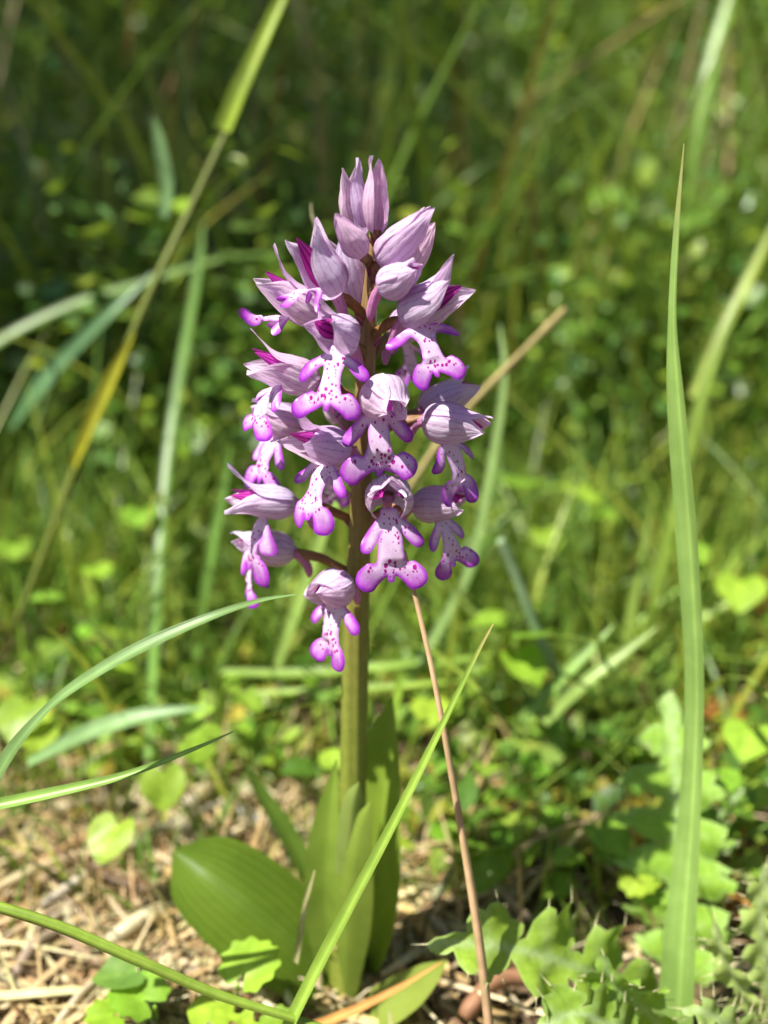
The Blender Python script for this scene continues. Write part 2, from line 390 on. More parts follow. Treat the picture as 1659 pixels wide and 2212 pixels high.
def flower(px, py, yaw, pitch, Yd=None, sc_=1.0, roll=0.0, kind='open', lip=None, gape=0.25, drop=0.55, tint=0.0, name='flower', hl=1.5, R=0.40, rad=None, lat=4, ruffle=1.0):
    R = R * 1.03; gape = gape * 1.4
    yaw = math.radians(yaw); pitch = math.radians(pitch)
    fwd = np.array([math.sin(yaw), -math.cos(yaw), 0.0]); up = np.array([0, 0, 1.0])
    if Yd is None: Yd = -math.cos(yaw) * 1.05
    T = P(px, py, Yd)
    A = fwd * math.cos(pitch) + up * math.sin(pitch); Uh = -fwd * math.sin(pitch) + up * math.cos(pitch)
    Sd = np.cross(A, Uh)
    if roll:
        c, s = math.cos(math.radians(roll)), math.sin(math.radians(roll)); Sd, Uh = Sd * c + Uh * s, Uh * c - Sd * s
    # ovary: a twisted stalk from the spike's axis to the throat
    z0 = T[2] - drop * sc_; z0 = min(z0, stem_z[-1] - 0.25)
    sp0 = stem_pt(z0); out = unit((T - sp0) * np.array([1, 1, 0.0])); a0 = sp0 + out * stem_r(z0) * 0.4
    m1 = a0 * 0.55 + T * 0.45 + up * 0.10
    pts = spline([a0, m1, T, T + A * 0.10], 14)
    rr = np.interp(np.linspace(0, 1, 14), [0, 0.25, 0.7, 1], [0.075, 0.105, 0.12, 0.10]) * sc_
    V, F, uv = tube(pts, rr, 10, 0.13, 3, 4.0)
    cc = C_OV * 0.5 + lin(150, 110, 96) * 0.5 if tint else C_OV
    fl = mk(name, V, F, M_ovary, origin=a0, parent=orchid, cols=vary(cc, 0.06), uv=uv)
    # bract
    bp = spline([a0 - up * 0.12, a0 + out * 0.16 + up * 0.02, a0 + out * 0.33 + up * 0.16], 7)
    V, F, uv = ribbon(bp, np.array([.18, .2, .19, .16, .12, .07, .01]), -up * 0.4 + np.cross(out, up), 0, 0.4, 3)
    mk('bract', V, F, M_petal, parent=fl, cols=lin(196, 120, 150), uv=uv)
    # three sepals closing into a hood
    ns, ntt = 22, 11
    s = np.linspace(0, 1, ns); tt = np.linspace(-1, 1, ntt)
    Lh, Rh = hl * sc_, R * sc_
    body = Rh * np.sin(np.pi * np.clip(s, 0, 1) ** 0.62) ** 0.75
    for kind_i, phi in (('dorsal', 90), ('lateral', lat), ('lateral', 180 - lat)):
        ph = math.radians(phi + rng.normal(0, 4)); dr = Sd * math.cos(ph) + Uh * math.sin(ph); tg = -Sd * math.sin(ph) + Uh * math.cos(ph)
        g = gape * sc_ * (0.75 + 0.5 * rng.random()) * (1.0 if kind_i == 'lateral' else 1.15)
        rc = np.where(s < 0.5, body, np.maximum(body * (1 - (s - 0.5) * 0.6), 0)) + g * np.clip((s - 0.45) / 0.55, 0, 1) ** 1.7
        ln = Lh * (1 + rng.normal(0, 0.04))
        wid = (0.52 if kind_i == 'lateral' else 0.46) * sc_ * R / 0.40 * np.sin(np.pi * np.clip(s * 0.985 + 0.012, 0, 1) ** 0.66) ** 0.85
        tipw = np.clip((s - 0.72) / 0.28, 0, 1); wid = wid * (1 - 0.35 * tipw) + 0.004
        rho = np.maximum(body, 0.20 * sc_) + 0.02
        ang = tt[None, :] * (wid / rho)[:, None]
        bend = rng.normal(0, 0.05) * Lh
        ctr = T + A * 0.02 + A * (s * ln)[:, None] + dr * rc[:, None] + Uh * (0.05 * Lh * s ** 3 + 0)[:, None] + tg * (bend * s ** 2.5)[:, None]
        ruf = 0.018 * ruffle * sc_ * np.sin(tt[None, :] * 5 + s[:, None] * 9 + rng.random() * 6) * np.abs(tt)[None, :] ** 2
        o_ = rng.random(4) * 6
        ruf = ruf + sc_ * (0.03 * np.sin(s[:, None] * 7 + o_[0]) * np.sin(tt[None, :] * 2.4 + o_[1]) + 0.012 * np.sin(s[:, None] * 19 + o_[2]) * np.cos(tt[None, :] * 6 + o_[3])) * np.clip(s[:, None] * 4, 0, 1)
        ruf = ruf + sc_ * rng.normal(0.02, 0.05) * np.abs(tt)[None, :] ** 3 * np.clip(s[:, None] * 3, 0, 1)
        V = ctr[:, None, :] + tg * (rho[:, None] * np.sin(ang))[..., None] + dr * (ruf - rho[:, None] * (1 - np.cos(ang)))[..., None]
        uv = np.stack(np.broadcast_arrays(tt[None, :] * 1.0, s[:, None]), -1).reshape(-1, 2)
        base = C_SEP * (1 - tint) + C_SEPD * tint
        cv = vary(base, 0.05); kk = np.broadcast_to(np.clip(s[:, None], 0, 1), (ns, ntt)).reshape(-1, 1)
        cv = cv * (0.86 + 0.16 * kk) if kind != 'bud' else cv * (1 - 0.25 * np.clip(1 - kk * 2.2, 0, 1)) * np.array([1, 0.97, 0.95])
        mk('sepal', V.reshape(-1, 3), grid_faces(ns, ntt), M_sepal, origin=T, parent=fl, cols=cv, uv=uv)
    if kind != 'bud':
        # two narrow petals inside the hood
        for sg in (-1, 1):
            ph = math.radians(90 - sg * 50); dr = Sd * math.cos(ph) + Uh * math.sin(ph); tg = -Sd * math.sin(ph) + Uh * math.cos(ph)
            rc = 0.78 * body * (1 - 0.3 * np.clip(s - 0.5, 0, 1)) + gape * 0.55 * sc_ * np.clip((s - 0.45) / 0.55, 0, 1) ** 1.7
            wid = 0.24 * sc_ * np.sin(np.pi * np.clip(s * 0.97 + 0.015, 0, 1) ** 0.75) + 0.004
            t5 = np.linspace(-1, 1, 5)
            V = T + (A * (s * Lh * 0.93)[:, None] + dr * rc[:, None])[:, None, :] + tg * (t5[None, :] * wid[:, None])[..., None] - dr * (0.3 * t5[None, :] ** 2 * wid[:, None])[..., None]
            uv = np.stack(np.broadcast_arrays(t5[None, :] * 1.0, s[:, None]), -1).reshape(-1, 2)
            mk('petal', V.reshape(-1, 3), grid_faces(ns, 5), M_petal, origin=T, parent=fl, cols=vary(C_PET, 0.06), uv=uv)
        # spur
        pts = spline([T + A * 0.12, T - A * 0.12 - up * 0.12, T - A * 0.28 - up * 0.38, T - A * 0.30 - up * 0.6 * sc_], 10)
        V, F, uv = tube(pts, np.interp(np.linspace(0, 1, 10), [0, 0.4, 0.85, 1], [0.15, 0.12, 0.10, 0.04]) * sc_, 9)
        mk('spur', V, F, M_sepal, origin=T, parent=fl, cols=C_SPUR, uv=uv * np.array([2, 1]))
    if lip is not None:
        k = dict(arm=0.75, leg=0.62, waist=1.0, yaw=0, a0=-38, a1=-78, start=0.30, size=1.0, cup=0.25, roll=0, tw=0.0, foot=0.0)
        k.update(lip)
        o2 = closed(lip_outline(k), 150)
        o2[:, 0] *= 1 + 0.05 * np.sin(o2[:, 1] * 4 + rng.random() * 6)
        V2, F2, ed = lamina(o2, 0.062)
        ly = yaw + math.radians(k['yaw'])
        lf = np.array([math.sin(ly), -math.cos(ly), 0.0]); ls = np.cross(lf, up)
        q = sc_ * k['size'] * 1.06
        v = V2[:, 1]; u = V2[:, 0]
        nn = 40; vv = np.linspace(-0.02, 1.75, nn); an = np.radians(k['a0'] + (k['a1'] - k['a0']) * np.clip(vv / 0.9, 0, 1) + k['foot'] * np.clip((vv - 0.9) / 0.5, 0, 1))
        dv = vv[1] - vv[0]
        fx = np.concatenate([[0], np.cumsum(np.cos(an[:-1]) * dv)]); fz = np.concatenate([[0], np.cumsum(np.sin(an[:-1]) * dv)])
        ia = np.interp(v, vv, an); ix = np.interp(v, vv, fx); iz = np.interp(v, vv, fz)
        lat_ = np.abs(u)
        h = -k['cup'] * lat_ ** 2 * (0.6 + 0.5 * (v < 0.94)) - 0.02 * np.clip(1 - ed / 0.05, 0, 1) ** 2 + 0.035 * np.sin(u * 9 + v * 7 + rng.random() * 6) + 0.07 * np.sin(u * 5 + rng.random() * 6) * (v > 0.9)
        rl = math.radians(k['roll']) + k['tw'] * v
        uu, hh = u * np.cos(rl) - h * np.sin(rl), u * np.sin(rl) + h * np.cos(rl)
        O = T + A * k['start'] * sc_ - Uh * 0.18 * sc_
        V = O + ls * (uu * q)[:, None] + lf * ((ix - hh * np.sin(ia)) * q)[:, None] + up * ((iz + hh * np.cos(ia)) * q)[:, None]
        armf = np.clip((lat_ - 0.17) / 0.34, 0, 1) * (v < 0.94)
        legf = np.clip((v - 0.92) / 0.45, 0, 1) ** 0.8 * 0.68 + np.clip((lat_ - 0.2) / 0.5, 0, 1) * 0.2 * (v > 0.94)
        lobe = np.maximum(armf * 0.64, legf) + 0.6 * np.clip(1 - ed / 0.075, 0, 1)
        zone = np.clip(1.12 - np.maximum(armf * 0.9, np.clip((v - 1.08) / 0.2, 0, 1)), 0, 1) * np.clip(ed / 0.06, 0, 1) * (0.75 + 0.4 * np.exp(-((v - 0.96) / 0.14) ** 2))
        st = V2 * 1.0 + rng.random(2) * 20
        mk('lip', V, F2, M_lip, origin=T, parent=fl, cols=np.array([1, 1, 1.0]), uv=st, attrs={'lobe': lobe, 'zone': zone})
    return fl

# buds at the tip
flower(775, 515, -35, 76, Yd=0.25, kind='bud', gape=0.10, hl=1.55, R=0.32, drop=0.25, tint=0.3, name='bud')
flower(812, 508, 10, 82, Yd=-0.25, kind='bud', gape=0.06, hl=1.48, R=0.27, drop=0.2, tint=0.5, name='bud')
flower(785, 555, -55, 52, Yd=-0.45, kind='bud', gape=0.0, hl=1.12, R=0.27, drop=0.3, tint=0.6, name='bud')
flower(815, 572, 70, 42, Yd=-0.25, kind='bud', gape=0.04, hl=1.6, R=0.36, drop=0.4, tint=0.4, name='bud')
flower(850, 590, 95, 42, Yd=0.35, kind='bud', gape=0.06, hl=1.3, R=0.36, drop=0.5, tint=0.1, name='bud')
flower(772, 660, -60, 72, Yd=0.35, kind='bud', gape=0.06, hl=1.75, R=0.36, drop=0.45, tint=0.15, name='bud')
# opening flowers
flower(822, 622, 52, 22, kind='open', Yd=-0.7, gape=0.12, hl=1.15, R=0.36, drop=0.4, roll=-20)
flower(730, 640, -58, 54, gape=0.34, hl=1.55, R=0.42, roll=-28, lip=dict(a0=20, a1=-25, size=0.7, arm=1.0, cup=0.8, start=0.3, yaw=-20))
flower(700, 690, -82, 33, Yd=0.1, gape=0.40, hl=1.7, R=0.40, lat=-16, lip=dict(a0=-15, a1=0, size=0.75, arm=0.4, leg=0.4, start=0.6, cup=1.2, foot=60))
flower(758, 738, -38, 24, gape=0.25, hl=1.15, R=0.44, roll=-12, lip=dict(yaw=18, a0=-52, a1=-66, leg=0.78, arm=0.62, start=0.42, size=1.06, roll=8))
flower(868, 690, 58, 28, gape=0.34, hl=1.6, R=0.46, roll=24, lip=dict(yaw=-28, a0=-42, a1=-58, leg=0.55, arm=0.95, start=0.42, size=0.98, roll=-10))
flower(850, 720, 140, 15, Yd=1.0, gape=0.2, hl=1.3, R=0.38, lip=dict(a0=-50, a1=-85, leg=0.4, size=0.9))
flower(692, 828, -76, 22, Yd=-0.2, gape=0.40, hl=1.75, R=0.38, lat=-22,  lip=dict(yaw=28, a0=-30, a1=-62, leg=0.72, arm=0.4, start=0.85, size=0.98, roll=-8))
flower(655, 925, -82, 20, Yd=0.5, gape=0.18, hl=1.25, R=0.40, tint=0.4, lip=dict(yaw=30, a0=-45, a1=-76, leg=0.5, arm=0.3, start=0.55, size=1.0, tw=0.3))
flower(755, 968, -56, 14, gape=0.36, hl=1.55, R=0.42, lat=-14, roll=-10, tint=0.3, lip=dict(yaw=16, a0=-46, a1=-72, leg=0.42, arm=0.62, start=0.52, size=1.12, roll=6))
flower(812, 832, 26, -26, Yd=-0.8, gape=0.20, hl=1.1, R=0.50, roll=14, tint=0.1, lip=dict(yaw=-22, a0=-62, a1=-78, leg=0.70, arm=0.52, start=0.30, size=1.2))
flower(912, 905, 66, -4, gape=0.10, hl=1.5, R=0.44, tint=0.25, roll=10, lip=dict(yaw=-8, a0=-52, a1=-80, leg=0.5, arm=0.5, start=0.55, size=1.06, tw=-0.3))
flower(905, 890, 108, 20, Yd=0.5, gape=0.30, hl=1.5, R=0.40, tint=0.35)
flower(838, 1072, 4, 8, Yd=-1.0, gape=0.30, hl=0.85, R=0.50, lat=10, ruffle=4.0, lip=dict(yaw=2, a0=-58, a1=-76, leg=0.62, arm=0.56, start=0.30, size=1.22, waist=1.15))
flower(890, 1090, 62, 10, Yd=-0.3, gape=0.28, lat=-12, hl=1.45, R=0.40, tint=0.45, lip=dict(yaw=-10, a0=-50, a1=-76, leg=0.4, arm=0.4, start=0.62, size=0.98, tw=-0.4))
flower(645, 1088, -82, 6, Yd=-0.25, gape=0.36, hl=1.66, R=0.38, lat=-22, lip=dict(yaw=18, a0=-55, a1=-80, leg=0.25, arm=0.3, start=0.75, size=1.1, cup=1.6))
flower(640, 1192, -84, 12, Yd=0.15, gape=0.12, hl=1.5, R=0.40, lip=dict(yaw=10, a0=-50, a1=-80, leg=0.4, arm=0.4, start=0.85, size=0.8, cup=1.4))
flower(752, 1262, -42, 2, Yd=-0.9, gape=0.12, hl=1.12, R=0.45, roll=-6, lip=dict(yaw=18, a0=-48, a1=-78, leg=0.36, arm=0.72, start=0.36, size=1.04, roll=-4))
# flowers turned away behind the stem
flower(745, 990, -150, 8, Yd=0.9, gape=0.15, hl=1.2, R=0.36, tint=0.2, lip=dict(a0=-50, a1=-80))
flower(742, 905, -165, 20, Yd=0.9, gape=0.2, hl=1.2, R=0.36, tint=0.2)

# basal leaves
def orchid_leaf(pts, n0, colour, fold=0.3, twist=0.0, prof=None, cat='leaf'):
    p, wd = px_path(pts, 34)
    V, F, uv = ribbon(p, wd, n0, twist, fold, 11)
    return mk(cat, V, F, M_orchid_leaf, parent=orchid, cols=vary(colour, 0.04), uv=uv)
OL = lin(116, 142, 52); OLD = lin(98, 128, 46)
orchid_leaf([(744, 2160, 0.0, 76), (694, 2102, 0.1, 136), (618, 2030, 0.1, 190), (536, 1962, 0.3, 210), (456, 1900, 0.7, 180), (410, 1864, 1.1, 96), (374, 1838, 1.4, 4)], np.array([-0.05, -0.62, 0.78]), lin(104, 130, 40), 0.7)
orchid_leaf([(766, 2140, 0.4, 60), (798, 2010, 0.8, 140), (818, 1880, 0.9, 160), (826, 1740, 1.0, 140), (836, 1620, 1.2, 95), (848, 1505, 1.4, 4)], np.array([-0.55, -0.8, 0.3]), lin(148, 176, 66), 0.5)
orchid_leaf([(730, 2140, 0.1, 50), (708, 2000, 0.1, 88), (704, 1880, 0.0, 84), (712, 1760, 0.1, 58), (728, 1640, 0.3, 4)], np.array([-0.4, -0.9, 0.2]), lin(132, 158, 60), 0.4)
orchid_leaf([(744, 2150, -0.5, 46), (752, 2000, -0.7, 92), (762, 1880, -0.75, 84), (778, 1790, -0.7, 50), (800, 1732, -0.6, 4)], np.array([-0.5, -0.9, 0.2]), lin(140, 164, 66), -0.4)
orchid_leaf([(748, 1900, -0.5, 60), (756, 1800, -0.55, 60), (764, 1730, -0.55, 44), (776, 1690, -0.5, 4)], np.array([-0.1, -1, 0.2]), lin(150, 168, 84), -0.6)
orchid_leaf([(720, 2050, 1.0, 40), (670, 1900, 2.0, 46), (610, 1790, 2.6, 44), (560, 1710, 3.0, 30), (527, 1650, 3.2, 4)], np.array([0.4, -0.5, 0.7]), OLD, 0.4)
orchid_leaf([(760, 2170, -0.2, 60), (800, 2190, -1.0, 90), (880, 2150, -1.2, 90), (930, 2110, -1.3, 60), (965, 2075, -1.3, 4)], np.array([-0.2, -0.4, 0.9]), lin(140, 160, 70), 0.3)

# ------------------------------------------------------------------ single grass blades and stalks
def blade(pts, colour, label, cat='grass blade', name='grass_shoot', fold=0.3, twist=0.0, mat=None, tip=None, n=46, group=None, up=0.35, parent=None, nc=5):
    p, wd = px_path(pts, n)
    V, F, uv = ribbon(p, wd, to_cam(p) + np.array([-0.55, 0, up]), twist, fold, nc)
    c = np.tile(vary(colour, 0.03), (len(V), 1))
    u_ = np.abs(uv[:, :1] - 0.5) * 2
    c = c * (1.06 - 0.12 * u_ + 0.3 * (u_ < 0.05)) * (1 + 0.10 * np.sin(uv[:, 1:2] * 11 + rng.random() * 6) + 0.06 * np.sin(uv[:, 1:2] * 31 + uv[:, :1] * 5))
    if tip is not None:
        k = np.clip((uv[:, 1:2] - 0.9) / 0.1, 0, 1); c = c * (1 - k) + tip * k
    if parent is not None: return mk(name, V, F, mat or M_grass, parent=parent, cols=c, uv=uv)
    return tag(mk(name, V, F, mat or M_grass, cols=c, uv=uv), label, cat, group)
def stalk(pts, colour, label, cat='stalk', name='dry_stalk', mat=None, n=40, nodes=0, group=None):
    p, wd = px_path(pts, n)
    r = wd / 2
    if nodes:
        for f in np.linspace(0.2, 0.9, nodes): r = r * (1 + 0.35 * np.exp(-((np.linspace(0, 1, n) - f) / 0.012) ** 2))
    V, F, uv = tube(p, r, 8, 0.05, 3, 1.0)
    k = np.sin(uv[:, 1:2] * 17 + rng.random() * 6) * 0.12 + 1
    return tag(mk(name, V, F, mat or M_straw, cols=np.tile(colour, (len(V), 1)) * k, uv=uv), label, cat, group)
GB = lin(134, 170, 78); GD = lin(96, 132, 58); GBL = lin(150, 180, 110); TAN = lin(228, 190, 146)

blade([(600, 2270, -4.6, 32), (700, 2068, -4.2, 30), (850, 1782, -3.6, 24), (960, 1560, -3.2, 16), (1030, 1415, -3.0, 10), (1066, 1347, -2.9, 3)], lin(140, 172, 70),
      'slim straight green grass blade slanting across the orchid base', fold=0.5, tip=lin(190, 170, 110))
stalk([(1064, 2300, -3.8, 23), (1050, 2160, -3.6, 21), (1024, 1960, -3.2, 19), (978, 1690, -2.7, 15), (934, 1450, -2.2, 12), (884, 1235, -1.5, 10), (874, 1190, -1.3, 7)], TAN,
      'thin tan dry straw leaning against the orchid flowers', name='straw', cat='straw')
blade([(1462, 2320, -2.0, 88), (1474, 2060, -1.6, 80), (1496, 1760, -1.0, 56), (1506, 1480, -0.6, 50), (1492, 1180, 0, 58), (1468, 880, 0.4, 52), (1456, 690, 0.6, 26), (1464, 500, 0.8, 20), (1478, 310, 1.0, 3)], lin(150, 186, 98),
      'tall broad pale green grass blade standing upright before the thistle', fold=0.4, n=70, nc=11, twist=0.5, tip=lin(190, 176, 120))
blade([(-60, 1800, -4.4, 44), (10, 1650, -4.3, 42), (90, 1545, -4.2, 24), (170, 1478, -4.1, 28), (300, 1402, -3.9, 32), (450, 1335, -3.6, 22), (560, 1298, -3.2, 12), (640, 1284, -3.0, 3)], lin(122, 156, 92),
      'arching grass blade with silvery sheen reaching under the orchid spike', fold=0.3, up=0.8)
blade([(-60, 1750, -3.6, 28), (120, 1712, -3.5, 24), (280, 1672, -3.4, 17), (420, 1618, -3.3, 10), (506, 1580, -3.2, 3)], lin(132, 166, 80),
      'short narrow grass blade above the dry litter, below the arching one', fold=0.4)
stalk([(-80, 1935, -4.5, 24), (120, 1998, -4.6, 24), (300, 2075, -4.6, 24), (460, 2145, -4.6, 22), (600, 2190, -4.5, 18), (760, 2240, -4.4, 14)], lin(140, 165, 62),
      'blurred green runner stem crossing low in front of the litter', name='creeping_stem', cat='stem', mat=M_stem)
blade([(660, 2225, -2.4, 22), (760, 2185, -2.4, 20), (860, 2135, -2.3, 14), (955, 2078, -2.2, 3)], lin(196, 140, 76),
      'withered orange grass blade lying at the orchid base', cat='dry blade', name='withered_grass', mat=M_straw, fold=0.4)
# behind the orchid
leaning = stalk([(30, 1360, 11, 14), (100, 1180, 12, 16), (170, 990, 13, 18), (245, 820, 14, 18), (330, 620, 15, 16), (405, 465, 16, 16), (490, 285, 17, 18), (560, 120, 18, 14), (640, -60, 19, 10)], lin(116, 126, 52),
      'tall leaning grass stem with bright sheaths, rising behind the orchid', name='tall_grass_stalk', cat='grass stem', mat=M_stem)
blade([(488, 285, 16.8, 44), (520, 205, 17, 46), (560, 115, 17.4, 38), (612, 0, 18, 30), (650, -90, 18.4, 12)], lin(140, 168, 56),
      None, fold=0.7, parent=leaning, name='sheath')
blade([(160, 1010, 12.6, 18), (195, 930, 12.8, 36), (245, 820, 13.2, 34), (290, 720, 13.6, 8)], lin(150, 152, 40), None, fold=0.7, parent=leaning, name='sheath')
blade([(322, 1640, 7, 24), (340, 1300, 14, 26), (362, 1010, 19, 26), (392, 800, 22, 26), (428, 590, 24, 22), (440, 480, 25, 4)], lin(104, 138, 60), 'wide upright blue-green grass blade in front of the shaded thicket')
blade([(425, 1420, 12, 26), (452, 1230, 12, 28), (484, 1060, 12.4, 22), (500, 960, 12.6, 4)], lin(110, 150, 66), 'short mid green blade upright between the wide blade and the spike')
blade([(-80, 790, 25, 28), (40, 715, 26, 28), (170, 655, 27, 26), (330, 605, 28, 20), (480, 560, 29, 16), (610, 545, 30, 4)], lin(104, 136, 58), 'long pale grass blade drooping level across the shaded thicket', up=0.9)
blade([(20, 930, 22, 14), (75, 850, 22, 40), (140, 775, 22.5, 36), (240, 675, 23, 26), (330, 590, 24, 4)], lin(92, 126, 80), 'blue-green blade slanting up beside the drooping horizontal blade')
blade([(355, 470, 18, 24), (362, 400, 18, 34), (345, 300, 18, 30), (330, 250, 18, 4)], lin(128, 160, 104), 'small curled pale blade above the yellow-green leaf')
stalk([(880, 1060, 9, 13), (960, 940, 10, 15), (1045, 845, 11, 15), (1130, 760, 12, 15), (1220, 668, 13, 14)], lin(176, 158, 104), 'broken tan stalk leaning behind the orchid spike', nodes=2)
stalk([(1080, 1165, 9, 20), (1120, 1262, 9, 22), (1165, 1380, 9, 24), (1232, 1510, 9, 22)], lin(140, 164, 122), 'greyish green hollow stem leaning behind the dry straw', name='hollow_stem', cat='stem', mat=M_stem)
blade([(1130, 1560, 8, 28), (1210, 1470, 8, 30), (1280, 1400, 8.3, 22), (1325, 1350, 8.6, 4)], lin(138, 168, 84), 'green grass blade, the shorter of a slanting pair behind the straw')
blade([(1175, 1560, 7.6, 26), (1260, 1480, 7.6, 30), (1350, 1410, 8, 22), (1420, 1355, 8.4, 4)], lin(146, 172, 88), 'green grass blade, the longer of a slanting pair behind the straw')
blade([(470, 1452, 10, 16), (640, 1455, 10, 24), (840, 1440, 10, 22), (1000, 1425, 10.4, 16), (1080, 1410, 11, 4)], lin(146, 176, 70), 'flat yellow-green blade lying level behind the orchid stem', up=1.5)
blade([(520, 1500, 8.5, 14), (700, 1492, 8.5, 18), (900, 1480, 8.5, 16), (1010, 1470, 8.8, 4)], lin(138, 168, 64), 'lower level blade lying parallel behind the orchid stem', up=1.5)
blade([(60, 1650, 4.5, 20), (180, 1588, 4.5, 42), (290, 1552, 4.5, 40), (390, 1535, 4.6, 22), (440, 1530, 4.7, 4)], lin(132, 164, 104), 'short pale blade lying over the litter beside the wide upright blade', up=0.8)
blade([(600, 1440, 8, 26), (650, 1290, 8, 34), (700, 1150, 8.2, 28), (740, 1060, 8.4, 6)], lin(148, 178, 88), 'light green blade rising just behind the lower flowers')
blade([(835, 1640, 6, 24), (850, 1540, 6, 28), (862, 1490, 6, 22), (866, 1450, 6, 4)], lin(150, 180, 66), 'short rounded bright blade behind the upright orchid leaf')
blade([(1500, 860, 22, 26), (1560, 720, 23, 28), (1620, 600, 24, 26), (1690, 450, 25, 10)], lin(140, 160, 56), 'yellow-green grass blade leaning away behind the tall broad blade')
blade([(1390, 1400, 14, 20), (1470, 1050, 15, 30), (1530, 820, 16, 24), (1600, 640, 17, 4)], lin(128, 150, 60), 'slim leaning blade half hidden by the tall broad blade')
blade([(1470, 500, 40, 12), (1520, 220, 42, 34), (1560, 60, 44, 30), (1600, -80, 46, 10)], lin(128, 166, 72), 'upright light grass blade high in the sunlit thicket')
stalk([(1120, 230, 45, 6), (1300, 110, 48, 6), (1480, -10, 52, 6)], lin(190, 160, 112), 'long thin dry stalk slanting through the sunlit thicket')
stalk([(690, 505, 6, 8), (676, 470, 6, 8), (672, 440, 6, 3)], lin(196, 190, 150), 'tiny pale stalk tip behind the upper buds')
blade([(890, 1460, 10, 20), (1010, 1240, 11, 24), (1060, 1020, 12, 22), (1090, 820, 13, 18), (1080, 700, 14, 4)], lin(132, 160, 92), 'long dull green grass blade upright beside the broken tan stalk')
blade([(820, 2210, 2, 18), (880, 2080, 2.5, 22), (940, 1950, 3, 20), (980, 1850, 3.4, 4)], lin(170, 176, 140), 'greyish dry blade leaning between orchid leaves and thistle', mat=M_straw)
blade([(640, 2080, -1.9, 14), (660, 1960, -1.8, 14), (680, 1880, -1.7, 4)], lin(176, 168, 120), 'short dry scale standing before the upright orchid leaves', mat=M_straw, cat='dry blade', name='withered_grass')
# ------------------------------------------------------------------ thistle
def thistle_outline(nl, wmax, rs):
    right = [(0.05 * wmax, 0.0)]
    tips = []
    for i in range(nl):
        v = 0.10 + 0.80 * i / nl; e = math.sin(math.pi * (0.16 + 0.74 * (i + 0.4) / nl)) ** 0.8; wv = wmax * e
        dv = 0.80 / nl
        right += [(0.22 * wv, v), (0.56 * wv, v + 0.03 * dv), (0.70 * wv, v + 0.22 * dv), (1.0 * wv, v + 0.52 * dv), (0.74 * wv, v + 0.60 * dv), (0.80 * wv, v + 0.80 * dv), (0.26 * wv, v + 0.86 * dv)]
        tips += [(1.0 * wv, v + 0.52 * dv, 0.5), (0.80 * wv, v + 0.80 * dv, 0.2), (0.70 * wv, v + 0.12 * dv, -0.2)]
    right += [(0.16 * wmax, 0.94)]
    out = right + [(0, 1.0)] + [(-x, min(y + 0.03, 0.97)) for x, y in reversed(right)]
    tips = tips + [(-x, min(y + 0.03, 0.97), a) for x, y, a in tips] + [(0, 1.0, 9)]
    return np.array(out), tips
def thistle_leaf(pts, n0, nl, wmax, parent, colour, wave=0.25, spine=0.35, name='leaf', midrib=lin(196, 214, 170)):
    p, _ = px_path([(*q, 1) for q in pts], 40); Ln = float(np.linalg.norm(np.diff(p, axis=0), axis=1).sum())
    o, tips = thistle_outline(nl, wmax, 0)
    o[1:-1] += rng.normal(0, 0.012, (len(o) - 2, 2)) * np.array([wmax * 2, 1])
    o2 = o.copy(); o2[:, 1] *= Ln
    # small teeth between the lobes
    a, b = o2, np.roll(o2, -1, 0); dense = []
    for i in range(len(a)):
        dense.append(a[i]); m = (a[i] + b[i]) / 2; d = b[i] - a[i]; l = np.linalg.norm(d)
        if l > 0.25: dense.append(m + np.array([d[1], -d[0]]) / l * 0.05 * (1 if i < len(a) else 1))
    V2, F2, ed = lamina(np.array(dense), max(0.09, wmax / 9))
    fr = Frame(p, n0); v = V2[:, 1] / Ln; q, s, n, t = fr.at(np.clip(v, 0, 1))
    lat = np.abs(V2[:, 0]) / wmax
    h = lat ** 1.2 * wmax * (0.28 + wave * np.sin(v * nl * 2 * math.pi / 0.8 + np.sign(V2[:, 0]) * 0.8)) + 0.05 * np.sin(V2[:, 0] * 9) * np.sin(v * Ln * 7)
    V = q + s * V2[:, :1] + n * h[:, None] + t * (V2[:, 1] - np.clip(v, 0, 1) * Ln)[:, None]
    rib = np.exp(-(V2[:, 0] / (0.05 * wmax + 0.02)) ** 2)
    vein = np.clip(np.cos(v * nl * 2 * math.pi / 0.8 - lat * 3.0), 0, 1) ** 8 * 0.5 * np.clip(1.1 - lat, 0, 1)
    marg = np.clip(1 - ed / 0.05, 0, 1) * 0.3
    k = np.clip(rib + vein + marg, 0, 1)[:, None]
    c = vary(colour, 0.04) * (1 - k * 0.55) + midrib * (k * 0.55)
    lf = mk(name, V, F2, M_thistle, parent=parent, origin=p[0], cols=c, uv=V2)
    # spines
    SV, SF, ofs = [], [], 0
    for x, vv, an in tips:
        i = int(np.argmin((V2[:, 0] - x) ** 2 + ((V2[:, 1] - vv * Ln)) ** 2)); B = V[i]
        Q, s1, n1, t1 = fr.at(np.array([min(vv, 1.0)]))
        d = t1[0] if an == 9 else unit(s1[0] * np.sign(x) + t1[0] * an + n1[0] * 0.35)
        L_ = spine * (0.6 + 0.7 * rng.random()); e1 = unit(np.cross(d, [0.3, 0.8, 0.5])); e2 = np.cross(d, e1)
        ring = [B - d * 0.06 + 0.02 * (e1 * math.cos(a_) + e2 * math.sin(a_)) for a_ in (0, 2.1, 4.2)]
        SV += ring + [B + d * L_]; SF += [(ofs, ofs + 1, ofs + 3), (ofs + 1, ofs + 2, ofs + 3), (ofs + 2, ofs, ofs + 3)]; ofs += 4
    mk('spines', SV, np.array(SF), M_straw, parent=lf, cols=lin(214, 206, 160), uv=np.zeros((len(SV), 2)), smooth=False)
    return lf
TH = lin(148, 184, 66)
tb = P(1440, 2215, -0.5); tb[2] = 0
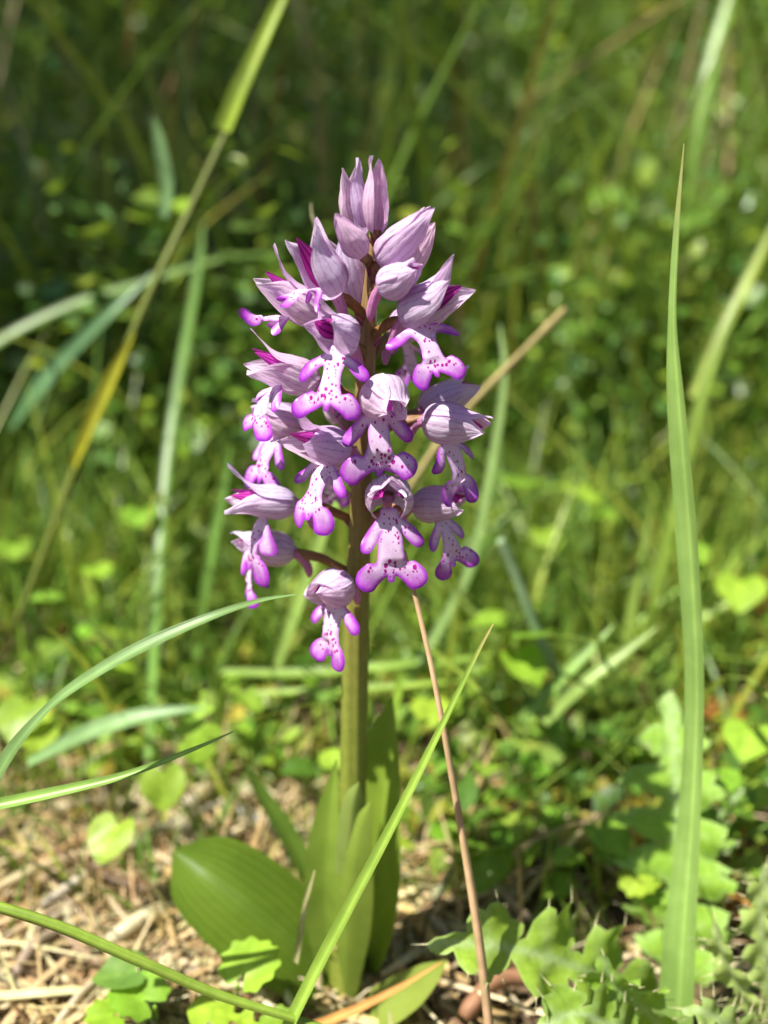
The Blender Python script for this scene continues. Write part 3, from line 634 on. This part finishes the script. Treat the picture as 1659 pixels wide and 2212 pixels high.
th = tag(empty('thistle', tb), 'spiny thistle rosette with jagged leaves beside the tall broad blade', 'thistle')
thistle_leaf([(1462, 2190, 0.4), (1474, 2010, 1.4), (1466, 1800, 2.6), (1458, 1640, 3.6), (1450, 1495, 4.8)], np.array([-0.5, -0.6, 0.7]), 6, 1.9, th, TH, 0.16, 0.22)
thistle_leaf([(1440, 2195, -1.0), (1330, 2125, -1.7), (1190, 2070, -2.3), (1050, 2040, -2.7), (915, 2040, -2.9)], np.array([-0.25, -0.6, 0.8]), 4, 1.4, th, lin(156, 190, 66), 0.3, 0.32)
thistle_leaf([(1440, 2230, -2.2), (1390, 2180, -2.6), (1330, 2130, -2.8), (1300, 2060, -2.8)], np.array([-0.5, -0.7, 0.6]), 3, 0.95, th, TH, 0.3, 0.2)
thistle_leaf([(1400, 2240, -3.0), (1320, 2215, -3.4), (1240, 2190, -3.6), (1150, 2230, -3.8)], np.array([0.0, -0.6, 0.9]), 3, 0.95, th, lin(138, 174, 64), 0.3, 0.28)
tb2 = P(1680, 2235, -1.0); tb2[2] = 0
th2 = tag(empty('thistle', tb2), 'pale yellowish thistle shoot bristling with long thin spines', 'thistle')
thistle_leaf([(1650, 2260, -1.6), (1610, 2160, -1.8), (1560, 2060, -1.9), (1545, 1990, -1.9)], np.array([-0.5, -0.7, 0.5]), 4, 0.55, th2, lin(176, 196, 110), 0.35, 0.4)
thistle_leaf([(1665, 2240, -1.2), (1660, 2120, -1.2), (1645, 1990, -1.1), (1655, 1870, -1.0)], np.array([-0.3, -0.8, 0.4]), 5, 0.75, th2, lin(168, 192, 100), 0.3, 0.35)
thistle_leaf([(1670, 2270, -2.4), (1600, 2230, -2.8), (1530, 2190, -3.0), (1470, 2180, -3.0)], np.array([-0.1, -0.6, 0.8]), 4, 0.6, th2, lin(160, 186, 96), 0.35, 0.4)

# ------------------------------------------------------------------ low broad-leaved herbs
def leaf_outline(kind, r):
    th_ = np.linspace(0, 2 * np.pi, 72, endpoint=False)
    if kind == 'crenate':
        rr = r * (1 + 0.07 * np.cos(11 * th_)) * (1 - 0.75 * np.exp(-((th_ - np.pi) / 0.28) ** 2))
        return np.stack([rr * np.sin(th_), r + rr * np.cos(th_)], 1)
    if kind == 'heart':
        rr = r * (0.95 + 0.22 * np.exp(-((np.minimum(th_, 2 * np.pi - th_)) / 0.35) ** 2)) * (1 - 0.6 * np.exp(-((th_ - np.pi) / 0.4) ** 2)) * (1 + 0.02 * np.cos(24 * th_))
        return np.stack([rr * np.sin(th_), r + rr * np.cos(th_)], 1)
    if kind == 'lobed':
        h = [(0.08, 0), (0.1, 0.35), (0.42, 0.45), (0.46, 0.62), (0.2, 0.78), (0.22, 0.98), (0.66, 1.05), (0.82, 1.3), (0.62, 1.48), (0.36, 1.5), (0.62, 1.75), (0.56, 2.0), (0.28, 2.18), (0.1, 2.28)]
        return closed([(x * r, y * r) for x, y in h] + [(-x * r * 0.95, y * r * 1.02) for x, y in reversed(h)], 120)
    h = [(0.06, 0), (0.42, 0.4), (0.55, 0.9), (0.42, 1.5), (0.12, 2.05)]
    return closed([(x * r, y * r) for x, y in h] + [(-x * r, y * r) for x, y in reversed(h)], 50)
_lam = {}
def lam(kind):
    if kind not in _lam: _lam[kind] = lamina(leaf_outline(kind, 1.0), 0.22)
    return _lam[kind]
def herb(base, leaves, label, cat='herb', name='small_herb', group=None):
    "leaves: rows (tip centre xyz, radius, kind, direction angle, tilt, colour)"
    root = empty(name, base); tag(root, label, cat, group)
    for cen, r, kind, ang, tilt, colour in leaves:
        V2, F2, ed = lam(kind)
        d = np.array([math.cos(ang), math.sin(ang), 0]); sd_ = np.array([-d[1], d[0], 0])
        tl = math.radians(tilt); dd = d * math.cos(tl) + np.array([0, 0, math.sin(tl)]); nn = np.cross(dd, sd_)
        if nn[2] < 0: nn = -nn
        u, v = V2[:, 0] * r, (V2[:, 1] - 1.0) * r
        h = 0.16 * r * (np.abs(V2[:, 0]) ** 1.2) + 0.05 * r * np.sin(V2[:, 0] * 4 + V2[:, 1] * 3 + cen[0] * 3) - 0.10 * r * (V2[:, 1] - 0.8) ** 2
        V = cen + dd * v[:, None] + sd_ * u[:, None] + nn * h[:, None]
        kk = (np.exp(-(V2[:, 0] / 0.05) ** 2) * 0.5 + np.clip(np.cos(np.arctan2(V2[:, 0], V2[:, 1] + 0.05) * 9), 0, 1) ** 6 * 0.25)[:, None]
        lf = mk('leaf', V, F2, M_leaf, parent=root, origin=cen - dd * r, cols=colour * (1 + 0.5 * kk), uv=V2)
        a = cen - dd * r * (0.92 if kind in ('lobed', 'ovate') else 0.7)
        pts = spline([base, (base + a) / 2 + np.array([0, 0, 0.3 * r]) - d * 0.1 * r, a], 8)
        V, F, uv = tube(pts, np.linspace(0.07, 0.05, 8), 5)
        mk('petiole', V, F, M_stem, parent=lf, cols=colour * 0.9, uv=uv)
    return root
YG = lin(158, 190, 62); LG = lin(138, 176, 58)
def herb_px(specs, base_px, label, **kw):
    "specs rows (px, py, Y, size px, kind, angle, tilt, colour)"
    lv = []
    for px, py, Yd, sz, kind, ang, tilt, c in specs:
        p = P(px, py, Yd); lv.append((p, sz * cmpx(p) / 2, kind, math.radians(ang), tilt, vary(c, 0.05)))
    b = G(*base_px); b[2] = bumpz(b[0], b[1])
    return herb(b, lv, label, **kw)
herb_px([(242, 1800, 2.2, 112, 'heart', 250, -28, YG)], (262, 1870), 'single heart-shaped bright leaf above the dry litter')
herb_px([(352, 1690, 4.2, 104, 'heart', 280, -50, YG)], (372, 1720), 'single broad lime leaf hanging below the lobed leaf')
herb_px([(430, 1560, 4.8, 132, 'lobed', 262, -55, YG), (520, 1500, 6.0, 90, 'lobed', 330, -15, LG)], (440, 1640), 'herb with a deeply lobed lime green leaf near the wide upright blade')
herb_px([(540, 2085, -2.0, 132, 'crenate', 60, 18, YG)], (520, 2160), 'round scalloped leaf glowing lime green before the big orchid leaf')
herb_px([(300, 2150, -2.2, 130, 'crenate', 150, 10, LG), (270, 2100, -1.6, 120, 'heart', 190, 0, lin(120, 156, 70)), (230, 2195, -2.6, 90, 'crenate', 200, 15, YG)], (330, 2205), 'clump of scalloped leaves low in front of the litter')
herb_px([(500, 2195, -2.8, 150, 'lobed', 170, 10, YG), (600, 2215, -3.0, 90, 'crenate', 20, 10, LG)], (540, 2230), 'lobed lime leaves at the very front beside the scalloped leaf')
herb_px([(1120, 1370, 8.5, 150, 'crenate', 260, 30, LG), (1130, 1430, 8.0, 110, 'heart', 300, -20, YG), (1060, 1340, 9, 90, 'heart', 170, -10, LG)], (1120, 1520), 'large round scalloped leaf behind the dry straw')
herb_px([(1130, 1040, 20, 100, 'crenate', 250, 10, LG), (1240, 1060, 20, 105, 'lobed', 330, -8, YG), (1180, 1160, 18, 80, 'heart', 280, -20, YG), (1300, 1110, 19, 60, 'heart', 320, 0, LG)], (1190, 1250), 'leafy herb with two pale broad leaves between orchid spike and tall blade')
herb_px([(1600, 1270, 12, 110, 'heart', 250, -20, YG), (1500, 1190, 13, 70, 'heart', 290, -10, LG)], (1580, 1400), 'bright heart-leaved herb beside the tall broad blade')
herb_px([(1620, 1590, 5.2, 120, 'heart', 240, -10, YG), (1560, 1680, 4.0, 80, 'crenate', 280, 0, LG)], (1600, 1720), 'broad lime leaves beside the upright thistle leaf')
herb_px([(1310, 1800, 3.2, 110, 'heart', 300, -10, LG), (1380, 1900, 2.2, 90, 'crenate', 230, -8, YG), (1230, 1850, 2.8, 70, 'heart', 210, 0, LG)], (1300, 1930), 'green heart-leaved herb behind the jagged thistle leaf')
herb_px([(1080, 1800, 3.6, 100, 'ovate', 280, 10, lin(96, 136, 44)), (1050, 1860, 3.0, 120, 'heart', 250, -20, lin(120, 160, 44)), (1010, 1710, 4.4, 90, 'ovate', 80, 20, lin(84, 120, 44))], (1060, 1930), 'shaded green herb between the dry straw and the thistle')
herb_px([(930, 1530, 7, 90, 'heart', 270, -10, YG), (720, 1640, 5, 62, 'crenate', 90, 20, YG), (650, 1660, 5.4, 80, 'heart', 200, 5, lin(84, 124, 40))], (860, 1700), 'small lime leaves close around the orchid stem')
herb_px([(380, 440, 26, 84, 'heart', 300, -10, YG), (330, 410, 27, 50, 'heart', 200, 0, LG)], (400, 900), 'yellow-green leaf lit against the dark thicket')
herb_px([(50, 1540, 6.5, 120, 'heart', 260, -20, LG), (80, 1590, 6, 90, 'crenate', 300, -10, YG), (30, 1180, 14, 80, 'heart', 290, -10, LG)], (70, 1680), 'heart-leaved herb under the arching silvery blade')
herb_px([(300, 1110, 17, 80, 'heart', 280, -10, LG), (210, 1230, 15, 70, 'crenate', 300, 0, YG), (100, 1290, 13, 80, 'ovate', 200, 5, LG)], (230, 1330), 'small herb in the shade beside the wide upright blade')
# herbs scattered over the ground behind: same kinds, told apart only by their place
gi = 0
for i in range(70):
    x, y = rng.uniform(-24, 30), rng.uniform(5, 42)
    if abs(x) > 0.36 * (y + 24) + 3 or (x < -1 and y < 12): continue
    b = np.array([x, y, bumpz(x, y)]); lv = []
    kind = ['heart', 'crenate', 'ovate', 'lobed'][i % 4]
    for j in range(int(rng.integers(2, 5))):
        a = rng.uniform(0, 2 * math.pi); rr = rng.uniform(0.8, 2.2); z = rng.uniform(0.8, 3.4)
        lv.append((b + np.array([math.cos(a) * rr, math.sin(a) * rr, z]), rng.uniform(0.45, 0.95) * (0.7 if kind in ('lobed', 'ovate') else 1), kind, a, rng.uniform(-25, 20), vary([YG, LG, lin(120, 160, 56)][int(rng.integers(0, 3))], 0.1)))
    herb(b, lv, 'small blurred ' + dict(heart='heart-leaved', crenate='round scalloped-leaved', ovate='narrow oval-leaved', lobed='lobed-leaved')[kind] + ' herb on the ground behind the orchid', group='low ' + kind + '-leaved herbs behind the orchid')

# ------------------------------------------------------------------ dry litter
def strips(n, xs, ys, zs, length, width, colours, mat, name, label, cat, curve=0.3, tilt=0.2, seg=4, origin=(0, 0, 0)):
    "many short dry strips in one mesh (too many and too small to pick apart)"
    a = rng.uniform(0, 2 * np.pi, n); ln = length(n); wd = width(n)
    s = np.linspace(-0.5, 0.5, seg + 1)
    d = np.stack([np.cos(a), np.sin(a), rng.normal(0, tilt, n)], 1); d = unit(d)
    sd_ = unit(np.cross(d, np.stack([rng.normal(0, 0.5, n), rng.normal(0, 0.5, n), np.ones(n)], 1))); up = np.cross(sd_, d)
    c = np.stack([xs, ys, zs], 1); cv = rng.normal(0, curve, n); cu = rng.normal(0, curve * 0.5, n)
    ctr = c[:, None] + d[:, None] * (s[None, :] * ln[:, None])[..., None] + sd_[:, None] * ((s ** 2)[None, :] * (cv * ln)[:, None])[..., None] + up[:, None] * ((0.25 - s ** 2)[None, :] * (cu * ln)[:, None])[..., None]
    wp = (1 - (np.abs(s) * 1.7) ** 3)[None, :] * wd[:, None] / 2
    V = np.stack([ctr - sd_[:, None] * wp[..., None], ctr + up[:, None] * wp[..., None] * 0.7, ctr + sd_[:, None] * wp[..., None]], 2)
    m = (seg + 1) * 3
    f0 = grid_faces(seg + 1, 3); F = (f0[None] + (np.arange(n) * m)[:, None, None]).reshape(-1, 4)
    C = np.repeat(colours, m, 0); uv = np.tile(np.stack(np.broadcast_arrays(np.array([0, .5, 1])[None, :], s[:, None] + .5), -1).reshape(-1, 2), (n, 1))
    return tag(mk(name, V.reshape(-1, 3), F, mat, origin=origin, cols=C, uv=uv), label, cat, kind='stuff')
def pal(n, cs, amt=0.15):
    cs = np.array(cs); c = cs[rng.integers(0, len(cs), n)]
    return np.clip(c * (1 + amt * rng.standard_normal((n, 1))) * (1 + amt * 0.4 * rng.standard_normal((n, 3))), 0.004, 0.9)
STRAWC = [lin(226, 202, 150), lin(210, 182, 128), lin(176, 148, 102), lin(232, 214, 172), lin(126, 102, 70), lin(202, 186, 150), lin(98, 78, 54)]
n = 7500
xs = np.concatenate([rng.normal(-6.5, 4.5, n * 5 // 10), rng.uniform(-35, 40, n - n * 5 // 10)]); ys = np.concatenate([rng.normal(1.0, 4.0, n * 5 // 10), rng.uniform(-6, 60, n - n * 5 // 10)])
strips(n, xs, ys, bumpz(xs, ys) + rng.uniform(0.05, 0.55, n), lambda k: rng.gamma(2.2, 1.3, k) + 0.4, lambda k: rng.gamma(3, 0.045, k) + 0.04, pal(n, STRAWC, 0.12), M_straw,
       'straw_litter', 'beige dry straw and stalk litter covering the ground', 'litter')
n = 2600
pc = np.array([(11.3, 6.5, 1.1, 1.6), (19.5, 27, 2.0, 4.5), (15, 14, 1.4, 1.6)])[rng.integers(0, 3, n * 3 // 4)]
xs = np.concatenate([rng.normal(pc[:, 0], pc[:, 2]), rng.uniform(-30, 40, n - len(pc))]); ys = np.concatenate([rng.normal(pc[:, 1], pc[:, 3]), rng.uniform(-5, 55, n - len(pc))])
strips(n, xs, ys, bumpz(xs, ys) + rng.uniform(0.02, 0.4, n), lambda k: rng.gamma(3, 0.3, k) + 0.2, lambda k: rng.uniform(0.1, 0.4, k), pal(n, [lin(196, 130, 60), lin(172, 118, 60), lin(206, 160, 84), lin(150, 96, 56)], 0.15), M_straw,
       'orange_litter', 'orange-brown dead moss and leaf scraps among the grass', 'litter')
sts = [((90, 1950), (478, 1735), 24, lin(206, 194, 176), 'long pale grey stalk lying slantwise over the litter'),
       ((478, 1735), (690, 1872), 26, lin(186, 184, 172), 'greyish dry blade bent down behind the big orchid leaf'),
       ((-30, 1925), (245, 1832), 26, lin(214, 190, 150), 'beige straw lying beside the long pale grey stalk'),
       ((230, 2030), (385, 1958), 40, lin(226, 210, 172), 'thick cream straw piece in the litter heap'),
       ((390, 1800), (470, 1690), 44, lin(222, 206, 178), 'broad cream husk on top of the litter heap'),
       ((430, 1890), (540, 1760), 30, lin(210, 190, 156), 'beige husk lying against the big orchid leaf tip'),
       ((300, 1690), (560, 1590), 22, lin(176, 150, 120), 'brown straw lying behind the litter heap'),
       ((60, 1870), (330, 1780), 16, lin(190, 150, 104), 'thin brown straw under the heart-shaped leaf'),
       ((20, 2120), (150, 2000), 30, lin(170, 150, 128), 'grey brown stalk piece beside the green runner stem'),
       ((110, 2220), (290, 2060), 20, lin(206, 186, 156), 'slender beige stalk below the green runner'),
       ((1000, 2190), (1150, 2110), 40, lin(170, 124, 96), 'brown dead stalk under the jagged thistle leaf'),
       ((1190, 1860), (1330, 1740), 40, lin(188, 160, 132), 'short tan stub lying behind the thistle leaf'),
       ((900, 1620), (1130, 1560), 26, lin(160, 128, 98), 'brown straw lying behind the slanting grass blade')]
for (a, b, wd, c, lab) in sts:
    p0, p1 = G(*a, 0.5), G(*b, 0.5)
    mid = (p0 + p1) / 2 + np.array([rng.normal(0, 0.15), rng.normal(0, 0.15), 0.25]); pts = spline([p0 + [0, 0, -.1], mid, p1], 16)
    r = wd * cmpx(mid) / 2 * np.interp(np.linspace(0, 1, 16), [0, .1, .85, 1], [.55, 1, .85, .45])
    V, F, uv = tube(pts, r, 8, 0.12, 3, 0.6)
    k = 1 + 0.12 * np.sin(uv[:, 1:2] * 23 + uv[:, :1] * 12)
    tag(mk('dry_stalk', V, F, M_straw, cols=np.tile(c, (len(V), 1)) * k, uv=uv), lab, 'stalk')

# ------------------------------------------------------------------ grass and thicket behind
def off_patch(x, y):
    "thin the green where the dead moss lies"
    m = np.ones(len(x), bool)
    for a, b, c, d in ((11.3, 6.5, 1.6, 2.4), (19.5, 27, 2.6, 5.5), (15, 14, 1.8, 2.0)): m &= (((x - a) / c) ** 2 + ((y - b) / d) ** 2 > 1) | (rng.random(len(x)) < 0.2)
    return m
def grass_mass(n, xs, ys, h, wd, cols, name, label, lean=0.35, bend=0.5, seg=6, mat=None):
    a = rng.uniform(0, 2 * np.pi, n); s = np.linspace(0, 1, seg + 1)
    d = np.stack([np.cos(a), np.sin(a), np.zeros(n)], 1); fa = a + rng.normal(0, 0.9, n) + np.pi / 2
    sd_ = np.stack([np.cos(fa), np.sin(fa), np.zeros(n)], 1)
    ln = np.minimum(np.abs(rng.normal(0, lean, n)), 0.8); bd = np.minimum(np.abs(rng.normal(0, bend, n)), 0.9)
    base = np.stack([xs, ys, bumpz(xs, ys)], 1)
    hor = (ln[:, None] * s + bd[:, None] * s ** 2.4) * h[:, None]
    ver = (s - 0.35 * bd[:, None] * s ** 2.4) * h[:, None]
    ctr = base[:, None] + d[:, None] * hor[..., None] + np.array([0, 0, 1.0]) * ver[..., None]
    wp = np.interp(s, [0, 0.3, 0.7, 1], [0.75, 1, 0.7, 0.03])[None, :] * wd[:, None] / 2
    fold = np.cross(sd_, np.array([0, 0, 1.0]))
    V = np.stack([ctr - sd_[:, None] * wp[..., None], ctr + fold[:, None] * (wp * 0.35)[..., None], ctr + sd_[:, None] * wp[..., None]], 2)
    m = (seg + 1) * 3; F = (grid_faces(seg + 1, 3)[None] + (np.arange(n) * m)[:, None, None]).reshape(-1, 4)
    uv = np.tile(np.stack(np.broadcast_arrays(np.array([0, .5, 1])[None, :], s[:, None]), -1).reshape(-1, 2), (n, 1))
    return tag(mk(name, V.reshape(-1, 3), F, mat or M_grass, origin=(0, 0, 0), cols=np.repeat(cols, m, 0), uv=uv), label, 'grass', kind='stuff')
GP = [lin(128, 156, 58), lin(150, 176, 74), lin(112, 144, 64), lin(166, 178, 70), lin(104, 134, 48)]
GP = [c * 0.95 for c in GP]
def spread(n, y0, y1, k=0.46, pad=6):
    ys = rng.uniform(y0, y1, n); xs = rng.uniform(-1, 1, n) * (k * (ys + 24) + pad); return xs, ys
def keep(xs, ys, f):
    m = f(xs, ys); return xs[m], ys[m]
xs, ys = spread(4600, 9, 48)
xs, ys = keep(xs, ys, lambda x, y: (rng.random(len(x)) < np.where(x < 2, np.clip((y - 10) / 14, 0.04, 1), np.clip((y - 4) / 20, 0.12, 0.8))))
xs, ys = keep(xs, ys, off_patch)
n = len(xs); grass_mass(n, xs, ys, rng.gamma(5, 1.25, n) + 2, rng.uniform(0.18, 0.42, n), pal(n, GP, 0.14), 'short_grass', 'blurred short grass growing behind the orchid')
xs = rng.uniform(-16, 12, 420); ys = rng.uniform(1.5, 10, 420); n = 420
grass_mass(n, xs, ys, np.minimum(rng.gamma(4, 0.6, n) + 1, 4.2), rng.uniform(0.1, 0.24, n), pal(n, GP + STRAWC[:2], 0.14), 'sparse_grass', 'short sparse grass tufts rising through the straw litter', 0.35, 0.35, 5)
xs, ys = spread(4600, 36, 190)
n = len(xs); grass_mass(n, xs, ys, rng.gamma(9, 3.4, n) * (0.55 + ys / 190 * 0.7) + 4, rng.uniform(0.2, 0.6, n), pal(n, GP, 0.2), 'tall_grass', 'dense blurred tall grass filling the thicket', 0.25, 0.35, 7)
xs, ys = spread(420, 40, 170)
n = len(xs); grass_mass(n, xs, ys, rng.gamma(8, 3.2, n) + 6, rng.uniform(0.25, 0.6, n), pal(n, STRAWC[:3] + [lin(180, 130, 70)], 0.14), 'dead_grass', 'pale dead grass stems mixed into the thicket', 0.4, 0.2, 5, M_straw)

def leaf_mass(stems, per, size, cols, name, label, origin=(0, 0, 0), parent=None, cat='undergrowth', spreadr=(0.4, 2.0), lowfrac=0.1, mat=None, slant=0.14):
    "stems: rows x, y, h ; leaves set round each stem"
    n = len(stems) * per
    st = np.repeat(stems, per, 0); f = lowfrac + (1 - lowfrac) * rng.random(n) ** 0.8
    a = rng.uniform(0, 2 * np.pi, n); r = rng.uniform(*spreadr, n) * (1.15 - 0.6 * f)
    lean = np.repeat(rng.normal(0, slant, (len(stems), 2)), per, 0)
    base = np.stack([st[:, 0] + lean[:, 0] * st[:, 2] * f + np.cos(a) * r, st[:, 1] + lean[:, 1] * st[:, 2] * f + np.sin(a) * r, bumpz(st[:, 0], st[:, 1]) + st[:, 2] * f], 1)
    el = rng.normal(0.15, 0.45, n); d = np.stack([np.cos(a) * np.cos(el), np.sin(a) * np.cos(el), np.sin(el)], 1)
    sd_ = unit(np.cross(d, np.stack([rng.normal(0, 0.4, n), rng.normal(0, 0.4, n), np.ones(n)], 1))); up = np.cross(sd_, d)
    L_ = size(n); W_ = L_ * rng.uniform(0.24, 0.42, n)
    pts = [(0, 0, 0), (0.28, -0.85, .22), (0.3, 0, 0), (0.28, 0.85, .22), (0.65, -0.85, .16), (0.66, 0, .02), (0.65, 0.85, .16), (1, 0, -.12)]
    V = np.stack([base + d * (p[0] * L_)[:, None] + sd_ * (p[1] * W_)[:, None] + up * (p[2] * W_)[:, None] for p in pts], 1)
    Ft = np.array([[0, 2, 1], [0, 3, 2], [4, 5, 7], [5, 6, 7]]); Fq = np.array([[1, 2, 5, 4], [2, 3, 6, 5]])
    k = (np.arange(n) * 8)[:, None, None]
    o = mk(name, V.reshape(-1, 3), [(Ft[None] + k).reshape(-1, 3), (Fq[None] + k).reshape(-1, 4)], mat or M_thicket, origin=origin, parent=parent, cols=np.repeat(cols(n), 8, 0))
    tag(o, kind='stuff')
    if parent is None: tag(o, label, cat)
    return o
HP = [lin(94, 132, 44), lin(116, 152, 54), lin(138, 166, 60), lin(82, 118, 50), lin(156, 176, 56), lin(120, 154, 92)]
HP = [c * 0.92 for c in HP]
xs, ys = spread(1500, 30, 110)
xs, ys = keep(xs, ys, lambda x, y: (x < 0) | (y > 44) | (rng.random(len(x)) < 0.3))
hs = rng.gamma(10, 1.9, len(xs)) * (0.6 + ys / 110 * 0.9)
leaf_mass(np.stack([xs, ys, hs], 1), 30, lambda k: rng.gamma(5, 0.17, k) + 0.25, lambda k: pal(k, HP, 0.16), 'thicket_herbs', 'dense small-leaved green herbs crowding behind the orchid')
xs, ys = spread(650, 100, 210)
hs = rng.gamma(14, 3.6, len(xs))
leaf_mass(np.stack([xs, ys, hs], 1), 44, lambda k: rng.gamma(5, 0.38, k) + 0.5, lambda k: pal(k, HP, 0.18), 'far_undergrowth', 'far mass of blurred green undergrowth closing the view', spreadr=(1, 6))
xs, ys = spread(1000, 4, 40)
xs, ys = keep(xs, ys, lambda x, y: ((x > 1.5) | (y > 9)) & off_patch(x, y))
leaf_mass(np.stack([xs, ys, rng.uniform(0.8, 3, len(xs))], 1), 6, lambda k: rng.gamma(4, 0.17, k) + 0.2, lambda k: pal(k, [YG, LG, lin(110, 150, 56), lin(150, 176, 80), lin(170, 160, 70), lin(90, 128, 50)], 0.18), 'ground_cover', 'small bright leaves covering the ground between the grasses', spreadr=(0.3, 1.6), lowfrac=0.3, mat=M_leaf)

# shrubs closing the background
for i, (x, y, h) in enumerate([(-150, 235, 150), (-95, 260, 175), (-40, 240, 150), (15, 265, 180), (70, 240, 150), (125, 262, 170), (180, 240, 150)]):
    root = tag(empty('shrub', (x, y, 0)), 'dark leafy shrub closing the background behind the thicket', 'shrub', 'shrubs behind the thicket')
    k = 150; a = rng.uniform(0, 2 * np.pi, k); r = 38 * np.sqrt(rng.random(k))
    leaf_mass(np.stack([x + np.cos(a) * r, y + np.sin(a) * r * 0.6, h * (1 - 0.35 * (r / 38) ** 2) * rng.uniform(0.7, 1, k)], 1), 34, lambda q: rng.gamma(6, 0.8, q) + 1.5, lambda q: pal(q, HP[:4], 0.15), 'foliage', None, origin=(x, y, 0), parent=root, spreadr=(1, 9), lowfrac=0.04)
    for j in range(5):
        bx, by = x + rng.normal(0, 5), y + rng.normal(0, 4)
        pts = spline([(bx, by, -1), (bx + rng.normal(0, 5), by + rng.normal(0, 4), h * 0.4), (bx + rng.normal(0, 14), by + rng.normal(0, 10), h * 0.8)], 10)
        V, F, uv = tube(pts, np.linspace(1.6, 0.4, 10), 6)
        mk('branch', V, F, M_straw, parent=root, cols=lin(92, 74, 56), uv=uv)

# ------------------------------------------------------------------ unseen tree, added left of the thicket so its crown shades it
tx, ty = -150.0, 62.0
tree = tag(empty('added_shade_tree', (tx, ty, 0)), 'unseen young broadleaf tree, added beside the thicket to shade its left side', 'tree')
V, F, uv = tube(spline([(tx, ty, -4), (tx + 3, ty - 4, 90), (tx + 10, ty - 10, 180), (tx + 18, ty - 14, 270)], 20), np.linspace(5.5, 1.6, 20), 12, 0.06, 5, 1)
mk('trunk', V, F, M_straw, parent=tree, cols=lin(104, 88, 70), uv=uv)
for i in range(14):
    z = rng.uniform(130, 230); a = rng.uniform(0, 2 * math.pi); r = rng.uniform(22, 42); b = np.array([tx + 10, ty - 10, z])
    e = np.array([-116 + math.cos(a) * r, 46 + math.sin(a) * r, z + rng.uniform(10, 45)])
    V, F, uv = tube(spline([b, (b + e) / 2 + [0, 0, 8], e], 10), np.linspace(1.5, 0.25, 10), 7)
    mk('limb', V, F, M_straw, parent=tree, cols=lin(104, 88, 70), uv=uv)
k = 150; a = rng.uniform(0, 2 * np.pi, k); r = 60 * np.sqrt(rng.random(k))
leaf_mass(np.stack([-116 + np.cos(a) * r, 46 + np.sin(a) * r, rng.uniform(190, 260, k)], 1), 30, lambda q: rng.gamma(6, 0.5, q) + 1.6, lambda q: pal(q, HP, 0.12), 'crown', None, origin=(tx, ty, 0), parent=tree, spreadr=(2, 9), lowfrac=0.62, slant=0.02)
